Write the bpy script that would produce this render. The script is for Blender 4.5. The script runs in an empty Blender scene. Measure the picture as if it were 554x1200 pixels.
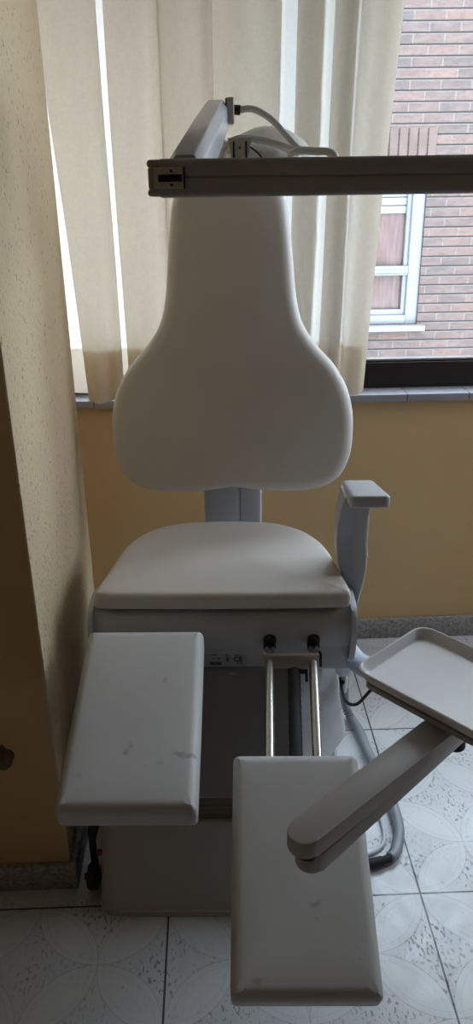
import bpy, bmesh, math, random
from mathutils import Vector, Matrix
random.seed(7)
S = bpy.context.scene
COL = S.collection
PI = math.pi

# ------------------------------------------------------------------ camera
cd = bpy.data.cameras.new('camera'); cam = bpy.data.objects.new('camera', cd); COL.objects.link(cam)
S.camera = cam
cd.sensor_fit = 'VERTICAL'; cd.sensor_height = 36.0; cd.lens = 36.0 * 900 / 1200
cd.clip_start = 0.05
M3 = Matrix(((0.99931131, 0.02577675, -0.02669216),
             (-0.03469629, 0.39405598, -0.9184313),
             (-0.01315597, 0.9187249, 0.39467895)))
# rows are world axes in camera space -> matrix maps camera to world
Rm = Matrix(((M3[0][0], M3[0][1], M3[0][2]), (-M3[1][0] * 0 + M3[1][0], M3[1][1], M3[1][2]), (M3[2][0], M3[2][1], M3[2][2])))
cam.matrix_world = Matrix.Translation((0, 0, 1.55)) @ Rm.to_4x4()

# ------------------------------------------------------------------ world, sun, portal, exposure
w = bpy.data.worlds.new('sky'); S.world = w; w.use_nodes = True
bg = w.node_tree.nodes['Background']
bg.inputs['Color'].default_value = (0.74, 0.87, 1.0, 1); bg.inputs['Strength'].default_value = 13.0
pl = bpy.data.lights.new('window_portal', 'AREA'); pl.shape = 'RECTANGLE'; pl.size = 2.8; pl.size_y = 1.4
po = bpy.data.objects.new('window_portal', pl); COL.objects.link(po)
po.location = (0.5, 2.60, 1.65); po.rotation_euler = (-PI / 2, 0, 0)
pl.cycles.is_portal = True
S.view_settings.view_transform = 'Standard'; S.view_settings.look = 'None'
S.view_settings.gamma = 1.0; S.view_settings.use_curve_mapping = False
pl2 = bpy.data.lights.new('added_opening_portal', 'AREA'); pl2.shape = 'RECTANGLE'; pl2.size = 1.3; pl2.size_y = 0.6  # portal for an added, unseen wall opening that brightens from the right
po2 = bpy.data.objects.new('added_opening_portal', pl2); COL.objects.link(po2)
po2.location = (2.38, 2.03, 1.75); po2.rotation_euler = (0, PI / 2, 0); pl2.cycles.is_portal = True
S.view_settings.exposure = -0.2

# ------------------------------------------------------------------ materials
def nt(name):
    m = bpy.data.materials.new(name); m.use_nodes = True
    t = m.node_tree; return m, t, t.nodes['Principled BSDF']
def N(t, ty, **kw):
    n = t.nodes.new(ty)
    for k, v in kw.items(): setattr(n, k, v)
    return n
def math_n(t, op, a, b=None, c=None):
    n = N(t, 'ShaderNodeMath', operation=op)
    for i, v in enumerate((a, b, c)):
        if v is None: continue
        if isinstance(v, (int, float)): n.inputs[i].default_value = v
        else: t.links.new(v, n.inputs[i])
    return n.outputs[0]
def mixc(t, f, a, b):
    n = N(t, 'ShaderNodeMix', data_type='RGBA')
    for s, v in ((n.inputs[0], f), (n.inputs[6], a), (n.inputs[7], b)):
        if isinstance(v, (int, float)): s.default_value = v
        elif isinstance(v, tuple): s.default_value = (*v, 1) if len(v) == 3 else v
        else: t.links.new(v, s)
    return n.outputs[2]
def bump(t, b, h, strength=0.2, dist=0.002):
    n = N(t, 'ShaderNodeBump'); n.inputs['Strength'].default_value = strength; n.inputs['Distance'].default_value = dist
    t.links.new(h, n.inputs['Height']); t.links.new(n.outputs[0], b.inputs['Normal'])
def coord(t, out='Object'):
    return N(t, 'ShaderNodeTexCoord').outputs[out]
def noise(t, scale, detail=3, vec=None, out='Fac', rough=0.5):
    n = N(t, 'ShaderNodeTexNoise'); n.inputs['Scale'].default_value = scale; n.inputs['Detail'].default_value = detail
    n.inputs['Roughness'].default_value = rough
    t.links.new(vec if vec is not None else coord(t), n.inputs['Vector']); return n.outputs[out]
def mapr(t, v, a, b, c=0.0, d=1.0):
    n = N(t, 'ShaderNodeMapRange'); n.inputs[1].default_value = a; n.inputs[2].default_value = b
    n.inputs[3].default_value = c; n.inputs[4].default_value = d
    t.links.new(v, n.inputs[0]); return n.outputs[0]

def plain(name, col, rough=0.5, metal=0.0, nscale=0, nstr=0.1, var=0.0, coat=0.0, ndist=0.001):
    m, t, b = nt(name)
    b.inputs['Base Color'].default_value = (*col, 1)
    b.inputs['Roughness'].default_value = rough; b.inputs['Metallic'].default_value = metal
    if coat: b.inputs['Coat Weight'].default_value = coat; b.inputs['Coat Roughness'].default_value = 0.15
    if nscale: bump(t, b, noise(t, nscale, 4), nstr, ndist)
    if var:
        f = mapr(t, noise(t, 6, 4), 0.35, 0.7)
        t.links.new(mixc(t, f, tuple(c * (1 - var) for c in col), col), b.inputs['Base Color'])
    return m

MAT = {}
MAT['shell'] = plain('painted_shell', (0.50, 0.52, 0.56), 0.38, 0, 60, 0.03, 0.04)
MAT['housing'] = plain('housing_enamel', (0.47, 0.46, 0.47), 0.42, 0, 50, 0.03, 0.05)
MAT['ivory'] = plain('ivory_plastic', (0.62, 0.55, 0.46), 0.45, 0, 0, 0, 0.05)
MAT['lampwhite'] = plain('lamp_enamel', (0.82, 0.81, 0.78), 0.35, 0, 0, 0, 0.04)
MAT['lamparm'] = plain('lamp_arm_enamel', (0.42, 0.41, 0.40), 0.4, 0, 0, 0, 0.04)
MAT['aluarm'] = plain('arm_aluminium_paint', (0.60, 0.63, 0.68), 0.25, 0.25)
MAT['chrome'] = plain('chrome_steel', (0.55, 0.55, 0.56), 0.22, 1.0)
MAT['black'] = plain('black_plastic', (0.012, 0.012, 0.014), 0.5, 0, 30, 0.05)
MAT['rubber'] = plain('black_rubber', (0.02, 0.02, 0.022), 0.75)
MAT['bracket'] = plain('beige_bracket', (0.52, 0.46, 0.41), 0.5, 0, 0, 0, 0.06)
MAT['trayarm'] = plain('tray_arm_enamel', (0.50, 0.50, 0.52), 0.4, 0, 0, 0, 0.06)
MAT['tray'] = plain('tray_melamine', (0.86, 0.87, 0.90), 0.18, 0, 4, 0.02, 0.04)
MAT['tube'] = plain('pale_tube', (0.60, 0.66, 0.74), 0.35)
MAT['hose'] = plain('grey_hose', (0.30, 0.33, 0.36), 0.45, 0, 0, 0, 0.15)
MAT['cord'] = plain('pale_cord', (0.55, 0.57, 0.60), 0.5)
MAT['frame'] = plain('bronze_aluminium', (0.028, 0.022, 0.02), 0.4, 0.3)
MAT['frame_glint'] = plain('bronze_glint', (0.45, 0.42, 0.42), 0.3, 0.6)
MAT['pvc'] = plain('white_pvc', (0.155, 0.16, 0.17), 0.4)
MAT['gaiter'] = plain('taupe_rubber', (0.20, 0.17, 0.15), 0.7)
MAT['panel'] = plain('shade_grey', (0.27, 0.27, 0.28), 0.4, 0, 50, 0.03, 0.05)
MAT['red'] = plain('red_plastic', (0.25, 0.03, 0.03), 0.5)
MAT['label'] = plain('label_foil', (0.36, 0.36, 0.37), 0.35)
MAT['ink'] = plain('black_ink', (0.01, 0.01, 0.01), 0.6)
MAT['dirt'] = plain('crumbled_mortar', (0.22, 0.15, 0.09), 0.95, 0, 80, 0.8, 0.6, ndist=0.004)
MAT['ceiling'] = plain('ceiling_paint', (0.55, 0.52, 0.47), 0.9)
MAT['asphalt'] = plain('street_asphalt', (0.09, 0.09, 0.09), 0.9, 0, 30, 0.3, 0.3)

def vinyl(name, col, spots=False):
    m, t, b = nt(name)
    b.inputs['Roughness'].default_value = 0.48
    b.inputs['Specular IOR Level'].default_value = 0.4
    c = coord(t)
    f = mapr(t, noise(t, 5, 4, c), 0.35, 0.7)
    base = mixc(t, f, tuple(x * 0.94 for x in col), col)
    if spots:   # a few grey scuffs that belong to the vinyl
        n = noise(t, 22, 2, c)
        g = mapr(t, n, 0.70, 0.76)
        base = mixc(t, g, base, tuple(x * 0.62 for x in col))
    t.links.new(base, b.inputs['Base Color'])
    v = N(t, 'ShaderNodeTexVoronoi'); v.inputs['Scale'].default_value = 900; t.links.new(c, v.inputs['Vector'])
    s = math_n(t, 'ADD', v.outputs['Distance'], math_n(t, 'MULTIPLY', noise(t, 14, 3, c), 2.0))
    bump(t, b, s, 0.12, 0.0008)
    return m
MAT['vinyl'] = vinyl('cream_vinyl', (0.66, 0.62, 0.58))
MAT['vinyl_leg'] = vinyl('cream_vinyl_leg', (0.60, 0.60, 0.60), True)

def plaster(name, col, col2, sc=60, st=0.35, pits=False):
    m, t, b = nt(name); b.inputs['Roughness'].default_value = 0.9
    c = coord(t)
    base = mixc(t, mapr(t, noise(t, 2.5, 5, c), 0.3, 0.7), col, col2)
    h = noise(t, sc, 5, c)
    if pits:
        mp = N(t, 'ShaderNodeMapping'); mp.inputs['Scale'].default_value = (1, 1, 0.6); t.links.new(c, mp.inputs[0])
        n = noise(t, 130, 2, mp.outputs[0])
        p = mapr(t, n, 0.66, 0.72)
        base = mixc(t, p, base, tuple(x * 0.55 for x in col))
        h = math_n(t, 'SUBTRACT', h, p)
    t.links.new(base, b.inputs['Base Color']); bump(t, b, h, st, 0.003)
    return m
MAT['ochre'] = plaster('ochre_plaster', (0.68, 0.47, 0.24), (0.62, 0.42, 0.21), 40, 0.15)
MAT['rough'] = plaster('roughcast_pale', (0.70, 0.55, 0.36), (0.62, 0.48, 0.31), 90, 0.9, True)

def terrazzo(name):
    m, t, b = nt(name); b.inputs['Roughness'].default_value = 0.45
    c = coord(t)
    v = N(t, 'ShaderNodeTexVoronoi'); v.inputs['Scale'].default_value = 160; t.links.new(c, v.inputs['Vector'])
    f = N(t, 'ShaderNodeSeparateColor'); t.links.new(v.outputs['Color'], f.inputs[0])
    base = mixc(t, f.outputs[0], (0.20, 0.19, 0.18), (0.42, 0.40, 0.39))
    t.links.new(base, b.inputs['Base Color'])
    return m
MAT['terrazzo'] = terrazzo('grey_terrazzo')

def floor_mat():
    m, t, b = nt('patterned_floor_tiles')
    c = coord(t); sp = N(t, 'ShaderNodeSeparateXYZ'); t.links.new(c, sp.inputs[0])
    X = math_n(t, 'SUBTRACT', sp.outputs[0], 0.459); Y = math_n(t, 'SUBTRACT', sp.outputs[1], 1.2965)
    T = 0.592; g = T / 4
    def near(v, off, per):   # signed distance to nearest multiple
        a = math_n(t, 'ADD', v, off + per / 2)
        a = math_n(t, 'FLOORED_MODULO', a, per)
        return math_n(t, 'SUBTRACT', a, per / 2)
    def dist(off):
        a = near(X, off[0], 2 * g); d = near(Y, off[1], 2 * g)
        return math_n(t, 'SQRT', math_n(t, 'ADD', math_n(t, 'MULTIPLY', a, a), math_n(t, 'MULTIPLY', d, d)))
    dA = dist((g, 0)); dB = dist((0, g))
    inA = math_n(t, 'LESS_THAN', dA, g); inB = math_n(t, 'LESS_THAN', dB, g)
    petal = math_n(t, 'MULTIPLY', inA, inB)
    def ring(d, r, wd): return math_n(t, 'LESS_THAN', math_n(t, 'ABSOLUTE', math_n(t, 'SUBTRACT', d, r)), wd)
    line = math_n(t, 'MAXIMUM', ring(dA, g, 0.0011), ring(dB, g, 0.0011))
    line2 = math_n(t, 'MULTIPLY', petal, math_n(t, 'MAXIMUM', ring(dA, g - 0.014, 0.0008), ring(dB, g - 0.014, 0.0008)))
    # speckle
    mp = N(t, 'ShaderNodeMapping'); mp.inputs['Rotation'].default_value = (0, 0, 0.6); mp.inputs['Scale'].default_value = (1, 0.5, 1); t.links.new(c, mp.inputs[0])
    n1 = noise(t, 150, 2, mp.outputs[0]); spk = mapr(t, n1, 0.56, 0.62)
    zone = math_n(t, 'SUBTRACT', 1.0, petal)
    patch = mapr(t, noise(t, 9, 3, c), 0.42, 0.58)
    spk = math_n(t, 'MULTIPLY', spk, math_n(t, 'MULTIPLY', math_n(t, 'ADD', math_n(t, 'MULTIPLY', zone, 0.8), 0.15), math_n(t, 'ADD', patch, 0.15)))
    n3 = noise(t, 38, 4, c, rough=0.65); dirt = mapr(t, n3, 0.66, 0.74)
    cloud = mapr(t, noise(t, 3.5, 5, c), 0.3, 0.75)
    base = mixc(t, cloud, (0.56, 0.58, 0.61), (0.68, 0.69, 0.71))
    base = mixc(t, math_n(t, 'MULTIPLY', petal, 0.25), base, (0.74, 0.76, 0.79))
    base = mixc(t, math_n(t, 'MULTIPLY', spk, 0.65), base, (0.20, 0.21, 0.23))
    base = mixc(t, math_n(t, 'MULTIPLY', dirt, 0.6), base, (0.17, 0.17, 0.18))
    base = mixc(t, math_n(t, 'MULTIPLY', line, 0.30), base, (0.22, 0.23, 0.25))
    base = mixc(t, math_n(t, 'MULTIPLY', line2, 0.18), base, (0.22, 0.23, 0.25))
    gr = math_n(t, 'MAXIMUM', math_n(t, 'LESS_THAN', math_n(t, 'ABSOLUTE', near(X, 0, T)), 0.0022),
                math_n(t, 'LESS_THAN', math_n(t, 'ABSOLUTE', near(Y, 0, T)), 0.0022))
    base = mixc(t, gr, base, (0.06, 0.055, 0.055))
    t.links.new(base, b.inputs['Base Color'])
    rg = math_n(t, 'ADD', mapr(t, noise(t, 25, 4, c), 0.3, 0.7, 0.26, 0.42), math_n(t, 'MULTIPLY', spk, 0.25))
    t.links.new(rg, b.inputs['Roughness'])
    h = math_n(t, 'ADD', math_n(t, 'ADD', math_n(t, 'MULTIPLY', line, 0.5), math_n(t, 'MULTIPLY', spk, 1.0)), math_n(t, 'MULTIPLY', gr, 2.0))
    bump(t, b, math_n(t, 'SUBTRACT', 3.0, h), 0.35, 0.0012)
    return m
MAT['floor'] = floor_mat()

def sill_mat():
    m, t, b = nt('grey_sill_tiles'); b.inputs['Roughness'].default_value = 0.35
    c = coord(t); sp = N(t, 'ShaderNodeSeparateXYZ'); t.links.new(c, sp.inputs[0])
    a = math_n(t, 'FLOORED_MODULO', math_n(t, 'ADD', sp.outputs[0], 10 - 0.62), 0.20)
    j = math_n(t, 'LESS_THAN', a, 0.004)
    base = mixc(t, noise(t, 12, 4, c), (0.26, 0.25, 0.27), (0.36, 0.35, 0.38))
    t.links.new(mixc(t, j, base, (0.10, 0.10, 0.11)), b.inputs['Base Color'])
    return m
MAT['sill'] = sill_mat()

def brick_mat():
    m, t, b = nt('facade_brick'); b.inputs['Roughness'].default_value = 0.9
    c = coord(t); sp = N(t, 'ShaderNodeSeparateXYZ'); t.links.new(c, sp.inputs[0])
    cb = N(t, 'ShaderNodeCombineXYZ'); t.links.new(sp.outputs[0], cb.inputs[0]); t.links.new(sp.outputs[2], cb.inputs[1])
    def brick(c1, c2, mortar, off=(0, 0, 0)):
        n = N(t, 'ShaderNodeTexBrick'); n.inputs['Scale'].default_value = 1.0
        n.inputs['Brick Width'].default_value = 0.235; n.inputs['Row Height'].default_value = 0.0745
        n.inputs['Mortar Size'].default_value = 0.0065; n.inputs['Mortar Smooth'].default_value = 0.3
        n.inputs['Bias'].default_value = 0.0
        n.inputs['Color1'].default_value = (*c1, 1); n.inputs['Color2'].default_value = (*c2, 1); n.inputs['Mortar'].default_value = (*mortar, 1)
        mpn = N(t, 'ShaderNodeMapping'); mpn.inputs['Location'].default_value = off
        t.links.new(cb.outputs[0], mpn.inputs[0]); t.links.new(mpn.outputs[0], n.inputs['Vector'])
        return n
    b1 = brick((0.138, 0.082, 0.069), (0.085, 0.060, 0.053), (0.125, 0.112, 0.103))
    b2 = brick((0.0, 0.0, 0.0), (1, 1, 1), (0, 0, 0), (0.235 * 8, 0.0745 * 14, 0))
    fac = mapr(t, noise(t, 3.2, 3, cb.outputs[0]), 0.38, 0.62)
    st = N(t, 'ShaderNodeMapping'); st.inputs['Scale'].default_value = (1, 3, 1); t.links.new(cb.outputs[0], st.inputs[0])
    n2 = mapr(t, noise(t, 7, 3, st.outputs[0]), 0.45, 0.62)
    sepc = N(t, 'ShaderNodeSeparateColor'); t.links.new(b2.outputs['Color'], sepc.inputs[0])
    grey = math_n(t, 'MULTIPLY', math_n(t, 'MULTIPLY', sepc.outputs[0], 0.85), math_n(t, 'ADD', math_n(t, 'MULTIPLY', fac, 0.6), 0.4))
    base = mixc(t, grey, b1.outputs['Color'], (0.056, 0.053, 0.053))
    base = mixc(t, math_n(t, 'MULTIPLY', n2, 0.45), base, (0.140, 0.102, 0.09))
    base = mixc(t, mapr(t, noise(t, 18, 3, st.outputs[0]), 0.5, 0.68, 0, 0.5), base, (0.055, 0.044, 0.042))
    # raked joint under each course, its shadow painted in as a dark line
    row = math_n(t, 'FLOORED_MODULO', sp.outputs[2], 0.0745)
    jn = math_n(t, 'LESS_THAN', row, 0.012)
    base = mixc(t, math_n(t, 'MULTIPLY', jn, 0.95), base, (0.022, 0.017, 0.016))
    ex = math_n(t, 'LESS_THAN', math_n(t, 'ABSOLUTE', math_n(t, 'SUBTRACT', sp.outputs[0], 1.872)), 0.004)
    base = mixc(t, math_n(t, 'MULTIPLY', ex, 0.6), base, (0.03, 0.028, 0.028))
    t.links.new(base, b.inputs['Base Color'])
    bump(t, b, math_n(t, 'SUBTRACT', 1.0, b1.outputs['Fac']), 0.5, 0.01)
    return m
MAT['brick'] = brick_mat()
MAT['soldier'] = plain('soldier_brick', (0.12, 0.082, 0.072), 0.9, 0, 20, 0.2, 0.3)

def fabric(name, col, trans, mixf, seethru):
    m = bpy.data.materials.new(name); m.use_nodes = True; t = m.node_tree
    for n in list(t.nodes): t.nodes.remove(n)
    out = N(t, 'ShaderNodeOutputMaterial')
    c = coord(t)
    mp = N(t, 'ShaderNodeMapping'); mp.inputs['Scale'].default_value = (1, 1, 0.25); t.links.new(c, mp.inputs[0])
    mp2 = N(t, 'ShaderNodeMapping'); mp2.inputs['Scale'].default_value = (0.3, 0.3, 1); t.links.new(c, mp2.inputs[0])
    n = math_n(t, 'ADD', noise(t, 220, 3, mp.outputs[0]), noise(t, 220, 3, mp2.outputs[0]))
    f = mapr(t, n, 0.75, 1.25)
    d = N(t, 'ShaderNodeBsdfDiffuse'); tr = N(t, 'ShaderNodeBsdfTranslucent'); tp = N(t, 'ShaderNodeBsdfTransparent')
    t.links.new(mixc(t, f, tuple(x * 0.93 for x in col), col), d.inputs[0])
    t.links.new(mixc(t, f, tuple(x * 0.95 for x in trans), trans), tr.inputs[0])
    bp = N(t, 'ShaderNodeBump'); bp.inputs['Strength'].default_value = 0.15; bp.inputs['Distance'].default_value = 0.001
    t.links.new(n, bp.inputs['Height']); t.links.new(bp.outputs[0], d.inputs['Normal'])
    m1 = N(t, 'ShaderNodeMixShader'); m1.inputs[0].default_value = mixf
    t.links.new(d.outputs[0], m1.inputs[1]); t.links.new(tr.outputs[0], m1.inputs[2])
    m2 = N(t, 'ShaderNodeMixShader'); m2.inputs[0].default_value = seethru
    t.links.new(m1.outputs[0], m2.inputs[1]); t.links.new(tp.outputs[0], m2.inputs[2])
    t.links.new(m2.outputs[0], out.inputs['Surface'])
    return m
MAT['curtain'] = fabric('cream_voile', (0.87, 0.81, 0.73), (0.92, 0.88, 0.815), 0.77, 0.03)
MAT['hem'] = fabric('cream_voile_hem', (0.84, 0.76, 0.64), (0.93, 0.85, 0.73), 0.62, 0.0)

def glass_mat(name, refl=1.0, tint=(0.97, 0.98, 0.98)):
    m = bpy.data.materials.new(name); m.use_nodes = True; t = m.node_tree
    for n in list(t.nodes): t.nodes.remove(n)
    out = N(t, 'ShaderNodeOutputMaterial'); tp = N(t, 'ShaderNodeBsdfTransparent'); gl = N(t, 'ShaderNodeBsdfGlossy')
    tp.inputs[0].default_value = (*tint, 1); gl.inputs['Roughness'].default_value = 0.02
    fr = N(t, 'ShaderNodeFresnel'); ge = N(t, 'ShaderNodeNewGeometry'); t.links.new(math_n(t, 'ADD', 1.45, math_n(t, 'MULTIPLY', ge.outputs['Backfacing'], 1 / 1.45 - 1.45)), fr.inputs[0])
    mx = N(t, 'ShaderNodeMixShader'); t.links.new(fr.outputs[0], mx.inputs[0])
    t.links.new(tp.outputs[0], mx.inputs[1]); t.links.new(gl.outputs[0], mx.inputs[2]); t.links.new(mx.outputs[0], out.inputs['Surface'])
    return m
MAT['glass'] = glass_mat('clear_glass')
def streaks():  # pinkish brown streaks painted in as facing brick reflected in the glass
    m, t, b = nt('brick_reflection_panes'); b.inputs['Roughness'].default_value = 0.25
    c = coord(t); mp = N(t, 'ShaderNodeMapping'); mp.inputs['Scale'].default_value = (1, 1, 0.12); t.links.new(c, mp.inputs[0])
    t.links.new(mixc(t, mapr(t, noise(t, 40, 4, mp.outputs[0]), 0.35, 0.65), (0.08, 0.045, 0.042), (0.12, 0.075, 0.07)), b.inputs['Base Color'])
    return m
MAT['pane'] = streaks()

# ------------------------------------------------------------------ mesh helpers
def link(name, bm, m, parent=None, smooth=True, angle=40):
    bmesh.ops.remove_doubles(bm, verts=bm.verts, dist=1e-6)
    bmesh.ops.recalc_face_normals(bm, faces=bm.faces)
    me = bpy.data.meshes.new(name); bm.to_mesh(me); bm.free()
    for x in (m if isinstance(m, (list, tuple)) else [m]): me.materials.append(MAT[x])
    o = bpy.data.objects.new(name, me); COL.objects.link(o)
    if parent: o.parent = parent
    if smooth:
        for p in me.polygons: p.use_smooth = True
        try: me.set_sharp_from_angle(angle=math.radians(angle))
        except Exception: pass
    return o
def tag(o, label=None, cat=None, group=None, kind=None):
    for k, v in (('label', label), ('category', cat), ('group', group), ('kind', kind)):
        if v: o[k] = v
    return o
def empty(name, loc=(0, 0, 0), rz=0, **kw):
    o = bpy.data.objects.new(name, None); COL.objects.link(o); o.location = loc; o.rotation_euler = (0, 0, rz)
    o.empty_display_size = 0.05
    return tag(o, **kw)
def box(bm, lo, hi, bev=0.0, seg=2, mat=None, mi=0):
    c = [(a + b) / 2 for a, b in zip(lo, hi)]; s = [abs(b - a) for a, b in zip(lo, hi)]
    tmp = bmesh.new(); bmesh.ops.create_cube(tmp, size=1.0)
    for v in tmp.verts: v.co = Vector((v.co.x * s[0], v.co.y * s[1], v.co.z * s[2]))
    if bev > 0: bmesh.ops.bevel(tmp, geom=list(tmp.edges), offset=min(bev, min(s) * 0.49), segments=seg, profile=0.5, affect='EDGES')
    T = Matrix.Translation(c)
    add(bm, tmp, (mat @ T) if mat is not None else T, mi)
def add(bm, tmp, mat=None, mi=0):
    mp = {}
    for v in tmp.verts: mp[v] = bm.verts.new((mat @ v.co) if mat is not None else v.co)
    for f in tmp.faces:
        try: nf = bm.faces.new([mp[v] for v in f.verts]); nf.material_index = mi
        except ValueError: pass
    tmp.free()
def frame_mat(p, d, up=Vector((0, 0, 1))):
    d = d.normalized()
    if abs(d.dot(up)) > 0.99: up = Vector((0, 1, 0))
    x = d.cross(up).normalized(); y = x.cross(d)
    m = Matrix((x, y, d)).transposed().to_4x4(); m.translation = p; return m
def tube(bm, pts, r, n=12, cap=True, radii=None, mi=0):
    pts = [Vector(p) for p in pts]; rings = []; up = Vector((0, 0, 1))
    x = None
    for i, p in enumerate(pts):
        d = (pts[min(i + 1, len(pts) - 1)] - pts[max(i - 1, 0)]).normalized()
        if x is None:
            u = up if abs(d.dot(up)) < 0.95 else Vector((0, 1, 0)); x = d.cross(u).normalized()
        else: x = (x - d * x.dot(d)).normalized()
        y = d.cross(x); rr = radii[i] if radii else r
        rings.append([bm.verts.new(p + (x * math.cos(2 * PI * k / n) + y * math.sin(2 * PI * k / n)) * rr) for k in range(n)])
    for a, b in zip(rings, rings[1:]):
        for k in range(n):
            f = bm.faces.new((a[k], a[(k + 1) % n], b[(k + 1) % n], b[k])); f.material_index = mi
    if cap:
        bm.faces.new(rings[0][::-1]).material_index = mi; bm.faces.new(rings[-1]).material_index = mi
def cr(pts, k=8, closed=False):
    pts = [Vector(p) for p in pts]; out = []; n = len(pts)
    rng = range(n) if closed else range(n - 1)
    for i in rng:
        if closed: a, b, c, d = pts[(i - 1) % n], pts[i], pts[(i + 1) % n], pts[(i + 2) % n]
        else: a, b, c, d = pts[max(i - 1, 0)], pts[i], pts[i + 1], pts[min(i + 2, n - 1)]
        for j in range(k):
            s = j / k
            out.append(0.5 * ((2 * b) + (c - a) * s + (2 * a - 5 * b + 4 * c - d) * s * s + (3 * b - a - 3 * c + d) * s ** 3))
    if not closed: out.append(pts[-1])
    return out
def rpoly(pts, rad, seg=6):   # rounded polygon, 2-D
    out = []; n = len(pts)
    for i in range(n):
        p = Vector(pts[i]); a = Vector(pts[i - 1]); b = Vector(pts[(i + 1) % n])
        r = rad[i] if isinstance(rad, (list, tuple)) else rad
        u = (a - p); v = (b - p); lu, lv = u.length, v.length; u.normalize(); v.normalize()
        r = min(r, lu * 0.45, lv * 0.45)
        p0, p1 = p + u * r, p + v * r
        for k in range(seg + 1):
            s = k / seg
            out.append(p0 * (1 - s) ** 2 + p * 2 * s * (1 - s) + p1 * s * s)
    return out
def densify(pts, step):
    out = []; n = len(pts)
    for i in range(n):
        a, b = Vector(pts[i]), Vector(pts[(i + 1) % n]); k = max(1, int((b - a).length / step))
        for j in range(k): out.append(a + (b - a) * j / k)
    return out
def pad(bm, outline, T, r, bulge=0.0, rb=None, M=None, seg=5, center=None, step=0.02, rings=5):
    """upholstered slab: outline in XY, thickness T along Z, top edge rounded r, bottom edge rb"""
    rb = r if rb is None else rb
    o = densify([Vector((p[0], p[1])) for p in outline], step); n = len(o)
    area = sum(o[i].x * o[(i + 1) % n].y - o[(i + 1) % n].x * o[i].y for i in range(n))
    if area < 0: o.reverse()
    nr = []
    for i in range(n):
        d = (o[(i + 1) % n] - o[i - 1]); nr.append(Vector((-d.y, d.x)).normalized())   # inward
    c = Vector(center) if center else sum(o, Vector((0, 0))) / n
    def ring(ins, z, sc=1.0):
        vs = []
        for p, q in zip(o, nr):
            a = p + q * ins; a = c + (a - c) * sc
            v = Vector((a.x, a.y, z)); vs.append(bm.verts.new(M @ v if M is not None else v))
        return vs
    R = []
    for k in range(seg + 1):
        a = PI / 2 * k / seg; R.append(ring(rb * (1 - math.sin(a)), rb * (1 - math.cos(a))))
    for k in range(seg + 1):
        a = PI / 2 * k / seg; R.append(ring(r * (1 - math.cos(a)), T - r + r * math.sin(a)))
    for k in range(1, rings):
        s = 1 - k / rings; R.append(ring(r, T + bulge * (1 - s * s), s))
    for a, b in zip(R, R[1:]):
        for k in range(n): bm.faces.new((a[k], a[(k + 1) % n], b[(k + 1) % n], b[k]))
    bm.faces.new(R[0][::-1])
    v = Vector((c.x, c.y, T + bulge)); cv = bm.verts.new(M @ v if M is not None else v)
    for k in range(n): bm.faces.new((R[-1][k], R[-1][(k + 1) % n], cv))
def prism(bm, outline, z0, z1, M=None, bev=0.0):
    tmp = bmesh.new(); a = [tmp.verts.new((p[0], p[1], z0)) for p in outline]; b = [tmp.verts.new((p[0], p[1], z1)) for p in outline]
    n = len(a)
    for k in range(n): tmp.faces.new((a[k], a[(k + 1) % n], b[(k + 1) % n], b[k]))
    f0 = tmp.faces.new(a[::-1]); f1 = tmp.faces.new(b)
    if bev: bmesh.ops.bevel(tmp, geom=list(f0.edges) + list(f1.edges), offset=bev, segments=2, profile=0.5, affect='EDGES')
    add(bm, tmp, M)
def loft(bm, rings, cap=True):
    R = [[bm.verts.new(p) for p in r] for r in rings]; n = len(R[0])
    for a, b in zip(R, R[1:]):
        for k in range(n): bm.faces.new((a[k], a[(k + 1) % n], b[(k + 1) % n], b[k]))
    if cap: bm.faces.new(R[0][::-1]); bm.faces.new(R[-1])
def lathe(bm, prof, M=None, n=24):
    rings = []
    for r, z in prof:
        rings.append([(M @ Vector((r * math.cos(2 * PI * k / n), r * math.sin(2 * PI * k / n), z))) if M is not None else Vector((r * math.cos(2 * PI * k / n), r * math.sin(2 * PI * k / n), z)) for k in range(n)])
    loft(bm, rings)
def simple(name, lo, hi, m, parent=None, bev=0.0, kind=None, smooth=True):
    bm = bmesh.new(); box(bm, lo, hi, bev); o = link(name, bm, m, parent, smooth)
    if kind: o['kind'] = kind
    return o

# ------------------------------------------------------------------ the room
simple('floor', (-1.75, -4.6, -0.1), (2.35, 2.56, 0.0), 'floor', kind='structure')
simple('ceiling', (-1.75, -4.6, 2.6), (2.35, 2.56, 2.7), 'ceiling', kind='structure')
bm = bmesh.new()
box(bm, (-1.6, 2.41, 0.0), (2.2, 2.56, 0.895)); box(bm, (-1.6, 2.41, 0.895), (-0.95, 2.56, 2.6))
box(bm, (1.95, 2.41, 0.895), (2.2, 2.56, 2.6)); box(bm, (-0.95, 2.41, 2.35), (1.95, 2.56, 2.6))
tag(link('wall_back', bm, 'ochre', smooth=False), kind='structure')
bm = bmesh.new()
box(bm, (2.2, -4.45, 0), (2.35, 1.75, 2.6)); box(bm, (2.2, 2.31, 0), (2.35, 2.56, 2.6)); box(bm, (2.2, 1.75, 0), (2.35, 2.31, 1.1)); box(bm, (2.2, 1.75, 2.4), (2.35, 2.31, 2.6))  # opening added out of view to let in light from the right
tag(link('wall_right', bm, 'ochre', smooth=False), kind='structure')
simple('wall_front', (-1.75, -4.6, 0), (2.35, -4.45, 2.6), 'ochre', kind='structure')
simple('wall_left', (-1.75, -4.45, 0), (-1.6, 2.56, 2.6), 'ochre', kind='structure')
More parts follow.
